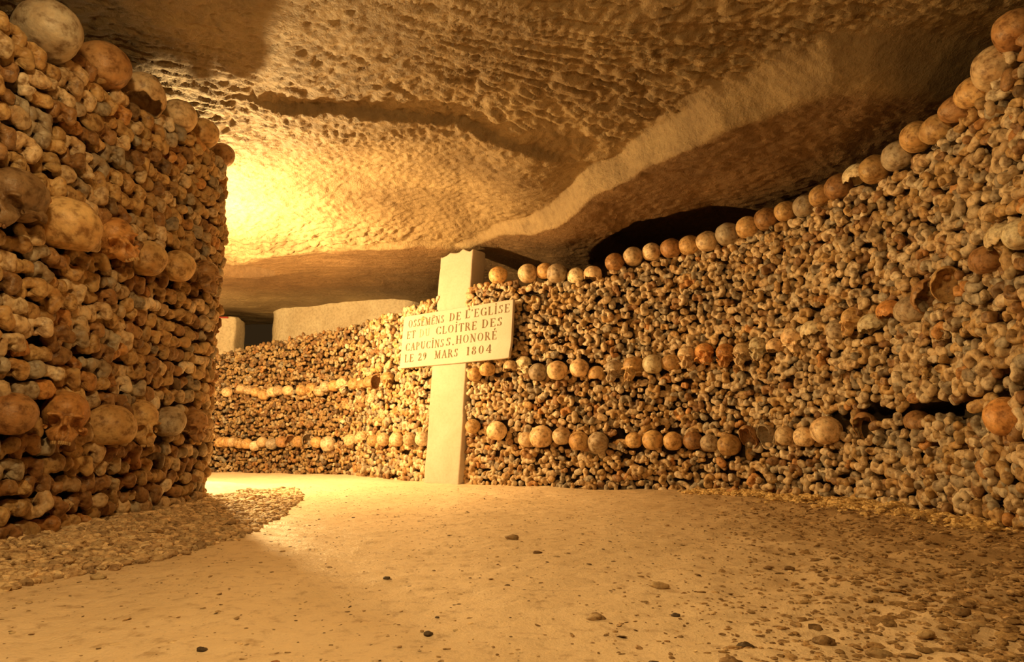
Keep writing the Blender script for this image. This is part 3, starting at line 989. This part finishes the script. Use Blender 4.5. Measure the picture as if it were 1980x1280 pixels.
def lettering(words, hgt, squeeze):
    V, Q = [], []
    def quad(a):
        Q.append([len(V) + k for k in range(4)]); V.extend(a)
    for text, fx0, fx1, fbase in words:
        gs = [glyphs(c) for c in text]
        tot = sum(g[0] for g in gs) + .18 * (len(gs) - 1)
        X0 = PW0 + fx0 * (PW1 - PW0); X1 = PW0 + fx1 * (PW1 - PW0)
        kx = (X1 - X0) / tot
        zb = PZ1 - fbase * (PZ1 - PZ0)
        x = 0
        for w, st in gs:
            def P(a, b): return (X0 + (x + a) * kx, -.0705, zb + b * hgt)
            r = hgt / kx
            for sgm in st:
                if sgm[0] == 'l':
                    _, a, b, c, d, wd = sgm
                    dx, dy = (c - a), (d - b) * r
                    L = math.hypot(dx, dy) or 1
                    nx, ny = -dy / L * wd / 2, dx / L * wd / 2 / r
                    quad([P(a + nx, b + ny), P(a - nx, b - ny), P(c - nx, d - ny), P(c + nx, d + ny)])
                elif sgm[0] == 'd':
                    _, a, b, rr = sgm
                    m = 8
                    for k in range(m):
                        a0, a1 = 2 * math.pi * k / m, 2 * math.pi * (k + 1) / m
                        quad([P(a, b), P(a + rr * math.cos(a0), b + rr * math.sin(a0) / r), P(a + rr * math.cos((a0 + a1) / 2), b + rr * math.sin((a0 + a1) / 2) / r), P(a + rr * math.cos(a1), b + rr * math.sin(a1) / r)])
                else:
                    _, a, b, rx, ry, d0, d1 = sgm
                    m = max(6, int(abs(d1 - d0) / 15))
                    prev = None
                    for k in range(m + 1):
                        t = math.radians(d0 + (d1 - d0) * k / m)
                        wd = TH * .9 + (TK - TH) * abs(math.cos(t)) ** 1.3
                        o_ = P(a + rx * math.cos(t), b + ry * math.sin(t))
                        i_ = P(a + (rx - wd) * math.cos(t), b + (ry - wd * .55) * math.sin(t))
                        if prev: quad([prev[0], prev[1], i_, o_])
                        prev = (o_, i_)
            x += w + .18
    return V, np.array(Q)
LH = .145 * (PZ1 - PZ0)
main_words = [('OSSEMENS', .055, .405, .235), ('DE', .455, .56, .225), ("L'EGLiSE", .60, .975, .215),
              ('ET', .05, .135, .45), ('CLOiTRE', .335, .705, .44), ('DES', .75, .92, .43),
              ('CAPUCiNS', .045, .42, .68), ('S.', .44, .515, .67), ('HONORe', .53, .88, .655),
              ('LE', .045, .135, .895), ('29', .18, .262, .89), ('MARS', .34, .555, .885), ('1804', .63, .845, .88)]
faded_words = [('DU', .175, .275, .447)]
Va, Qa = lettering(main_words, LH, 1)
Vb, Qb = lettering(faded_words, LH, 1)
lm = mesh_np('lettering', np.array(Va + Vb), np.vstack([Qa, Qb + len(Va)]), INK, False)
lm.materials.append(INK_FADED)
lm.polygons.foreach_set('material_index', np.concatenate([np.zeros(len(Qa), np.int32), np.ones(len(Qb), np.int32)]))
lt = link('lettering', lm, pl)
lt['label'] = 'dark carved roman capitals'

# ------------------------------------------------------------------ ceiling
def onp(pts, z): return [onz(a, b, z)[:2] for a, b in pts]
xs = np.arange(-4.6, 3.01, .0125)
ys = np.concatenate([np.arange(-1.2, 1.9, .06), np.arange(1.9, 6.2, .0115), np.arange(6.2, 9.0, .03)])
X, Y = np.meshgrid(xs, ys, indexing='xy')
def Zb(X, Y):
    far = sstep(3.0, 5.0, Y)
    return 2.03 - .17 * sstep(2.6, 5.4, Y) - .03 * sstep(5.4, 7.5, Y) + (.030 - .016 * far) * fbm(X * .9 + 3, Y * .9, None, 3, 41)
def onc(pts):
    out = []
    for px, py in pts:
        d = ray(px, py)
        t = np.linspace(.3, 12, 4000)
        p = np.array((0, 0, EYE)) + d[None] * t[:, None]
        k = int(np.argmax(p[:, 2] > Zb(p[:, 0], p[:, 1])))
        out.append(p[k, :2])
    return out
LEDGE = onc([(300, 520), (380, 512), (440, 520), (500, 496), (560, 492), (650, 485), (700, 472), (800, 466), (880, 472), (950, 448), (1000, 420), (1060, 394), (1100, 362), (1140, 325), (1175, 298), (1230, 266), (1290, 240), (1325, 208), (1342, 172), (1420, 140), (1500, 98), (1600, 55), (1720, 38), (1850, 45), (1950, 70), (2080, 120)])
CRACK = onc([(440, 185), (545, 200), (640, 203), (760, 215), (890, 232), (960, 262), (1040, 283), (1110, 305), (1180, 312)])
LIP = onc([(380, 512), (440, 520), (500, 496), (560, 492), (650, 485), (700, 470), (800, 463), (890, 466), (950, 462)])
Z = Zb(X, Y)
warp = .05 * fbm(X * 2.2, Y * 2.2, None, 3, 3)
sl = poly_sd(X + warp * .5, Y + warp * .5, LEDGE)             # positive on the right-hand slab
near = sstep(3.45, 2.95, Y)                                     # the riser widens to a slope near the viewer
wdt = .032 + .10 * near
slabm = sstep(-wdt, wdt, sl - wdt)
drop = .045 * sstep(-1.7, -.8, X) + .125 * sstep(-.25, .45, X)
Z = Z - slabm * drop
cs = poly_sd(X + warp * .4, Y + warp * .4, CRACK)              # positive beyond the crack
cm = sstep(-1.45, -1.15, X) * sstep(.42, .12, X)
Z = Z - .052 * cm * sstep(-.004, .016, cs) * sstep(.9, .25, cs)
lp = poly_sd(X + warp * .3, Y + warp * .3, LIP)                # positive beyond the lip
lm_ = sstep(.1, -.35, X)
Z = Z + lm_ * np.where(lp < 0, .10 * (1 - np.exp(np.minimum(lp, 0) / .35)) * sstep(2.2, .8, -lp), 0)
# hollow above the long wall
ex, ey = 1.36, 5.0
hd = ((X - ex) / .70) ** 2 + ((Y - ey) / .76) ** 2
Z = Z + .24 * sstep(1.25, .70, hd + 2.0 * warp)
# pocket in the far left rock
pk = onc([(462, 525)])[0]
hd3 = ((X - pk[0]) / .30) ** 2 + ((Y - pk[1]) / .20) ** 2
Z = Z + .12 * sstep(1.2, .7, hd3)
# large swells
Z = Z + .012 * fbm(X * 3, Y * 3, None, 3, 43)
# pick marks
ang = .9 + .8 * vnoise(X * .6, Y * .6, None, 61)
wx = X + .02 * vnoise(X * 9, Y * 9, None, 71); wy = Y + .02 * vnoise(X * 9, Y * 9, None, 72)
uu = wx * np.cos(ang) + wy * np.sin(ang)
vv = -wx * np.sin(ang) + wy * np.cos(ang)
st1 = vnoise(uu * 11, vv * 30, None, 81)
st2 = vnoise((wx * .5 + wy * .86) * 28, (wx * .86 - wy * .5) * 12, None, 82)
pm = vnoise(X * 1.3, Y * 1.3, None, 91)
k = sstep(-.25, .25, pm)
rid = lambda a: (1 - np.abs(a)) ** 2
marks = (k * rid(st1) + (1 - k) * rid(st2)) * 1.3 + .45 * rid(vnoise(wx * 24, wy * 24, None, 83)) + .35 * vnoise(X * 45, Y * 45, None, 84) - 1.0
amp = .022 * (1 - .6 * np.exp(-((sl - wdt) / (wdt + .01)) ** 2)) * (1 - .75 * slabm) * (1 - .8 * lm_ * sstep(-.05, .1, lp)) * (.45 + .75 * sstep(-.5, .5, vnoise(X * .9 + 7, Y * .9, None, 95)))
Z = Z + amp * marks
# bedding streaks on the smooth undersides
Z = Z + .0035 * fbm(X * 5, Y * 26, None, 3, 97) * np.clip(slabm + lm_ * sstep(-.05, .1, lp), 0, 1)
V = np.stack([X, Y, Z], -1).reshape(-1, 3)
bed_shadem = np.clip(sstep(1.7 * wdt, 2.3 * wdt, sl + .03 * fbm(X * 6, Y * 14, None, 3, 55) * (X < -.3)) * sstep(7.4, 6.6, Y), 0, 1)  # mask for the painted shade and redder hue of the underside
me = mesh_np('ceiling', V, grid_faces(len(ys), len(xs))[:, ::-1], ROCK, True, np.repeat(bed_shadem.reshape(-1, 1), 4, 1))
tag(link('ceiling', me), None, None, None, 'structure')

# far rock face under the roof, with its opening
def rock_face(name, pts, z0, z1, mat, seed, amp=.03, top=None):
    p = catmull(pts, 14)
    zs = np.linspace(z0, z1, 34)
    d = np.gradient(p, axis=0); d /= np.linalg.norm(d, axis=1, keepdims=True)
    n = np.stack([d[:, 1], -d[:, 0]], -1)
    V = []
    for z in zs:
        a = amp * fbm(p[:, 0] * 3, p[:, 1] * 3, np.full(len(p), z * 3), 4, seed)
        q = p + n * a[:, None]
        V.append(np.concatenate([q, np.full((len(p), 1), z)], 1))
    me = mesh_np(name, np.stack(V).reshape(-1, 3), grid_faces(len(zs), len(p)), mat)
    return tag(link(name, me), None, None, None, 'structure')
a0 = at(522, 630, 8.0); a1 = at(560, 630, 7.75); a2 = at(760, 620, 7.2); a3 = at(850, 590, 7.4)
rock_face('wall_back', [(a0[0] + .25, a0[1] + 1.4), (a0[0] + .02, a0[1] + .5), (a0[0], a0[1] + .04), (a1[0], a1[1]), (a2[0], a2[1]), (a3[0], a3[1]), (.5, 8.3), (2.6, 8.3), (3.4, 6.0)], .6, 2.3, ROCK_PALE, 12)
p0 = at(425, 640, 8.4)
rock_face('wall_far', [(-11, 11.5), (-8, 13.0), (-5, 13.6), (-2.0, 13.9)], -.1, 2.2, ROCK_PALE, 15)

# squared stone pillar at the far end with a red painted top line
pil = bpy.data.objects.new('stone_pillar', None)
COL.objects.link(pil)
pc = at(444, 640, 8.0)
pil.location = (pc[0] - .06, pc[1], -.05)
def pillar_shape(P):
    P[:, 0] += .05 * sstep(.9, 1.3, P[:, 2]) - .0
    return P
b_ = link('block', slab(-.26, .14, -.16, .16, 0, 1.78, 6, 4, 12, .02, .03, 23, pillar_shape), pil)
b_.data.materials.append(ROCK_PALE)
m, nt, bb = new_mat('red_paint')
nt.links.new(ramp(nt, noise(nt, N(nt, 'ShaderNodeTexCoord').outputs['Object'], 20), [(.3, (.40, .04, .02)), (.7, (.30, .035, .02))]), bb.inputs['Base Color'])
r_ = link('red_band', slab(-.24, .10, -.175, -.1, 1.765, 1.785, 4, 2, 2, .002, .006, 24), pil)
r_.data.materials.append(m); r_['label'] = 'thin red band across its top'
tag(pil, 'squared pale stone pillar with a red line on top, far left gallery', 'pillar')

# ------------------------------------------------------------------ floor
m, nt, b = new_mat('trodden_earth')
tc = N(nt, 'ShaderNodeTexCoord').outputs['Object']
n1 = noise(nt, tc, 1.3, 5, .6, None, .5)
n2 = noise(nt, tc, 30, 5, .65)
vor = N(nt, 'ShaderNodeTexVoronoi'); vor.inputs['Scale'].default_value = 70; vor.inputs['Randomness'].default_value = 1
nt.links.new(tc, vor.inputs['Vector'])
c = ramp(nt, n1, [(.33, (.88, .72, .52)), (.7, (.72, .57, .38))])
c = mix(nt, 'MULTIPLY', .6, c, ramp(nt, n2, [(.30, (.45, .36, .27)), (.46, (1, 1, 1)), (.75, (1.1, 1.08, 1.0))]))
big = noise(nt, tc, 9, 3)
fle = mix(nt, 'MULTIPLY', 1.0, ramp(nt, vor.outputs['Distance'], [(.10, (.35, .35, .35)), (.2, (1, 1, 1))]), (1.0, 1.0, 1.0))
c = mix(nt, 'MULTIPLY', ramp(nt, big, [(.5, (0, 0, 0)), (.62, (.6, .6, .6))]), c, fle)
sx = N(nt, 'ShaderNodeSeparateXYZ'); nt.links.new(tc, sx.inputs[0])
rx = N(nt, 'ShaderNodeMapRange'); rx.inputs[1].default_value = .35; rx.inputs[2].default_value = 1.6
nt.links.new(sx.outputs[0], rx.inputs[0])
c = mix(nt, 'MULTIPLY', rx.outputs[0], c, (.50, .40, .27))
nt.links.new(c, b.inputs['Base Color'])
rr = N(nt, 'ShaderNodeMapRange'); rr.inputs[3].default_value = .28; rr.inputs[4].default_value = .55
nt.links.new(n1, rr.inputs[0]); nt.links.new(rr.outputs[0], b.inputs['Roughness'])
b.inputs['Specular IOR Level'].default_value = .45
p = bump(nt, b, n2, .55, .010)
bump(nt, b, noise(nt, tc, 150, 4, .65), .6, .003, p)
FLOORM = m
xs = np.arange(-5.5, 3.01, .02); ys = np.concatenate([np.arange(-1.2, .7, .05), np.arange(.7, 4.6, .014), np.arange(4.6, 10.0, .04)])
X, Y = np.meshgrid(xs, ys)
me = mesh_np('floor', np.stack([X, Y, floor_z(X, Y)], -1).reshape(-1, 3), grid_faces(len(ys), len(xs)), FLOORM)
tag(link('floor', me), None, None, None, 'structure')

# stones ------------------------------------------------------------
def stone_shape(seed, flat, nt_=9, np_=12):
    D, T, P = sphere_dirs(nt_, np_)
    r = 1 + .28 * vnoise(D[:, 0] * 1.3 + seed, D[:, 1] * 1.3, D[:, 2] * 1.3, seed) + .14 * vnoise(D[:, 0] * 3, D[:, 1] * 3 + seed, D[:, 2] * 3, seed + 2)
    rs = np.random.default_rng(seed)
    for _ in range(5):                                 # a few cleaved sides
        nrm = rs.normal(size=3); nrm /= np.linalg.norm(nrm)
        d = D @ nrm
        r = np.where(d > .3, np.minimum(r, .78 / np.maximum(d, .3)), r)
    return D * r[:, None] * np.array((1, .75, flat)), grid_faces(nt_, np_, True)
LOW = [stone_shape(s, random.uniform(.35, .6), 6, 8) for s in range(100, 112)]

def stone_mat(name, attr=None, col=None):
    return bone_mat(name, col, .6, .3, 1.6)
def scatter(name, pts, sizes, cols, label, cat, mat, sink=.25, flat=1.0):
    V, Q, A, o = [], [], [], 0
    for (x, y), sz, c in zip(pts, sizes, cols):
        v, q = LOW[random.randrange(len(LOW))]
        a = random.uniform(0, 6.28)
        R = Matrix.Rotation(a, 3, 'Z') @ Matrix.Rotation(random.gauss(0, .25), 3, 'X')
        w = (v * np.array((1, 1, flat)) * sz) @ np.array(R).T
        w = w + np.array((x, y, float(zf(x, y)) + sz * .45 * (1 - 2 * sink) * flat))
        V.append(w); Q.append(q + o); o += len(v)
        A.append(np.broadcast_to(np.array([*c, 1.0]), (len(v), 4)))
    me = mesh_np(name, np.vstack(V), np.vstack(Q), mat, False, np.vstack(A))
    return tag(link(name, me), label, cat, None, 'stuff')
STONEM = bone_mat('loose_stone', None, .6, .25, 1.5)
# fast floor heights
def zf(x, y): return ZC[0]
class _Z: pass
def scatter_fast(name, P, sizes, cols, label, cat, mat, sink, flat):
    global zf
    zz = floor_z(P[:, 0], P[:, 1])
    it = iter(zz)
    zf = lambda x, y: next(it)
    return scatter(name, P, sizes, cols, label, cat, mat, sink, flat)

def pal(base, n, spread=.25):
    v = RNG.uniform(1 - spread, 1 + spread, (n, 1))
    return np.array([base[i] for i in RNG.integers(0, len(base), n)]) * v

# gravel bank at the foot of the near pile
P = np.stack([RNG.uniform(-2.2, -.6, 30000), RNG.uniform(.9, 5.2, 30000)], -1)
g = poly_sd(P[:, 0], P[:, 1], GRAVEL_EDGE)
lx = np.interp(P[:, 1], LEFT.P[:, 1][LEFT.P[:, 1] < 3.3], LEFT.P[:, 0][LEFT.P[:, 1] < 3.3])
keep = (g > -.035 + .05 * RNG.random(len(P))) & (P[:, 0] > lx - .05) & (P[:, 1] > 1.2)
keep &= ~((P[:, 1] > 3.45) & (P[:, 0] < -1.45))
P = P[keep][:7500]
P = P[np.argsort(P[:, 1])]
sz = RNG.uniform(.008, .021, len(P)) * (1 + .5 * (RNG.random(len(P)) > .93))
scatter_fast('gravel', P, sz, pal([(.76, .61, .39), (.84, .69, .46), (.66, .51, .32), (.50, .37, .23)], len(P)), 'bank of pale tan gravel along the foot of the near bone pile', 'gravel', STONEM, .2, 1.0)

# rubble at the right
P = np.stack([RNG.uniform(.1, 1.75, 38000), RNG.uniform(.9, 4.3, 38000)], -1)
rough = sstep(.25, 1.45, P[:, 0] + (2.2 - P[:, 1]) * .32)
rxw = np.interp(P[:, 1], RIGHT.P[::-1, 1], RIGHT.P[::-1, 0])
keep = (RNG.random(len(P)) < rough * (.5 + .5 * sstep(2.0, 1.2, P[:, 1]))) & (P[:, 0] < rxw + .02)
P = P[keep]
sz = (RNG.gamma(2.0, .0034, len(P)) + .003) * (.45 + .6 * rough[keep])
sz = np.clip(sz * (.75 + .75 * sstep(1.7, 1.2, P[:, 1]) * sstep(.6, 1.1, P[:, 0])), 0, .020)
scatter_fast('rubble', P, sz, pal([(.42, .29, .15), (.50, .36, .20), (.34, .23, .11)], len(P)), 'brown stony rubble strewn over the floor beside the right-hand bone wall', 'rubble', STONEM, .42, .62)

# yellow crumbled earth at the foot of the long wall
P = []
for _ in range(3600):
    s = random.uniform(RIGHT.hit(1000, 900)[0] if False else 0, 1)
    px = random.triangular(1330, 2000, 1640)
    P.append(px)
S0 = {}
ssv = np.linspace(0, RIGHT.L, 1500)
ppx, _, _d = proj(RIGHT.pos(ssv, np.zeros_like(ssv), 0.0))
ok = (_d > .5) & (ssv > RIGHT.L * .35)
sv = np.interp(P, ppx[ok], ssv[ok])
pp = RIGHT.pos(sv, np.zeros_like(sv), np.abs(RNG.normal(0, .085, len(sv))) + .015)[:, :2]
sz = RNG.gamma(2.0, .0055, len(pp)) + .005
scatter_fast('crumbled_earth', pp, np.clip(sz, 0, .030), pal([(.78, .58, .27), (.70, .52, .24)], len(pp), .15), 'yellow crumbled earth along the foot of the long bone wall', 'earth', STONEM, .2, .9)

# small flakes trodden into the floor
P = np.stack([RNG.uniform(-1.7, 1.4, 9000), RNG.uniform(.75, 4.8, 9000)], -1)
g = poly_sd(P[:, 0], P[:, 1], GRAVEL_EDGE)
P = P[g < -.02]
sz = RNG.gamma(1.3, .0013, len(P)) + .0012
scatter_fast('stone_flakes', P, np.clip(sz, 0, .010), pal([(.24, .17, .09), (.50, .37, .21), (.80, .66, .44), (.76, .62, .40), (.40, .29, .16)], len(P)), 'tiny dark and tan stone flakes trodden into the pale floor', 'flakes', STONEM, .3, .4)

# single stones that stand out on the floor
SM = {'dark grey': bone_mat('stone_dark', (.10, .075, .05), .5, .3, 1.5), 'reddish brown': bone_mat('stone_red', (.42, .22, .11), .55, .3, 1.5),
      'tan': bone_mat('stone_tan', (.50, .37, .21), .6, .3, 1.5), 'brown': bone_mat('stone_brown', (.28, .19, .10), .6, .3, 1.5), 'pale': bone_mat('stone_pale', (.70, .58, .38), .6, .3, 1.5)}
SOLO = [(391, 1237, 22, 'dark grey', 'dark grey flint stone lying on the smooth floor, lower left'),
        (828, 1209, 22, 'dark grey', 'dark grey flint stone on the smooth floor straight below the cross'),
        (533, 1267, 20, 'reddish brown', 'reddish brown flat stone at the bottom edge of the floor'),
        (519, 1273, 14, 'tan', 'small tan stone touching the reddish one at the bottom edge'),
        (1306, 1175, 20, 'dark grey', 'dark grey rounded stone on bare floor left of the rubble'),
        (1152, 1181, 36, 'tan', 'tan flat stone half sunk in the floor, middle foreground'),
        (991, 1037, 30, 'tan', 'tan flat flake on the bright floor in front of the cross'),
        (1039, 1060, 16, 'brown', 'small brown chip on the bright floor in front of the cross'),
        (748, 1109, 16, 'dark grey', 'small dark chip on the floor left of the cross foot'),
        (845, 1178, 9, 'dark grey', 'tiny black round pebble just above the large flint'),
        (1486, 1091, 18, 'brown', 'left one of two brown stones side by side on the floor'),
        (1527, 1091, 22, 'brown', 'right one of two brown stones side by side on the floor'),
        (1264, 1270, 22, 'dark grey', 'dark brown wedge of stone at the bottom edge, right of centre'),
        (1415, 1269, 44, 'brown', 'long dark brown flat stone at the bottom edge by the rubble'),
        (1440, 1232, 36, 'dark grey', 'dark grey jagged stone at the edge of the rubble'),
        (1595, 1228, 46, 'brown', 'large brown flat stone at the near edge of the rubble'),
        (1788, 1228, 40, 'tan', 'tan upright rounded stone in the rubble, lower right'),
        (1700, 1243, 52, 'tan', 'broad tan slab stone in the rubble, bottom right'),
        (1857, 1183, 40, 'brown', 'brown slab stone in the rubble nearest the right edge'),
        (1925, 1007, 40, 'pale', 'pale yellow lump of earth at the right wall foot'),
        (1275, 1126, 36, 'tan', 'tan crumbly lump on the floor right of centre'),
        (190, 1105, 34, 'pale', 'pale flat stone at the outer edge of the gravel bank')]
for i, (px, py, w, cn, lab) in enumerate(SOLO):
    q = onz(px, py, .01)
    dep = proj(q[None])[2][0]
    r = w * dep / F / 2
    v, f = stone_shape(300 + i, .42, 14, 20)
    v = v * r
    me = mesh_np('stone', v, f, SM[cn])
    me.polygons.foreach_set('use_smooth', np.full(len(me.polygons), True))
    o = link('stone', me)
    o.location = (q[0], q[1], float(floor_z(q[0], q[1])) + r * .2)
    o.rotation_euler = (0, 0, random.uniform(-.5, .5))
    tag(o, lab, 'stone')
print('BONES', len(MV), 'LEFT', len(ind), 'vis', len(vis), 'courses', NCOURSES)
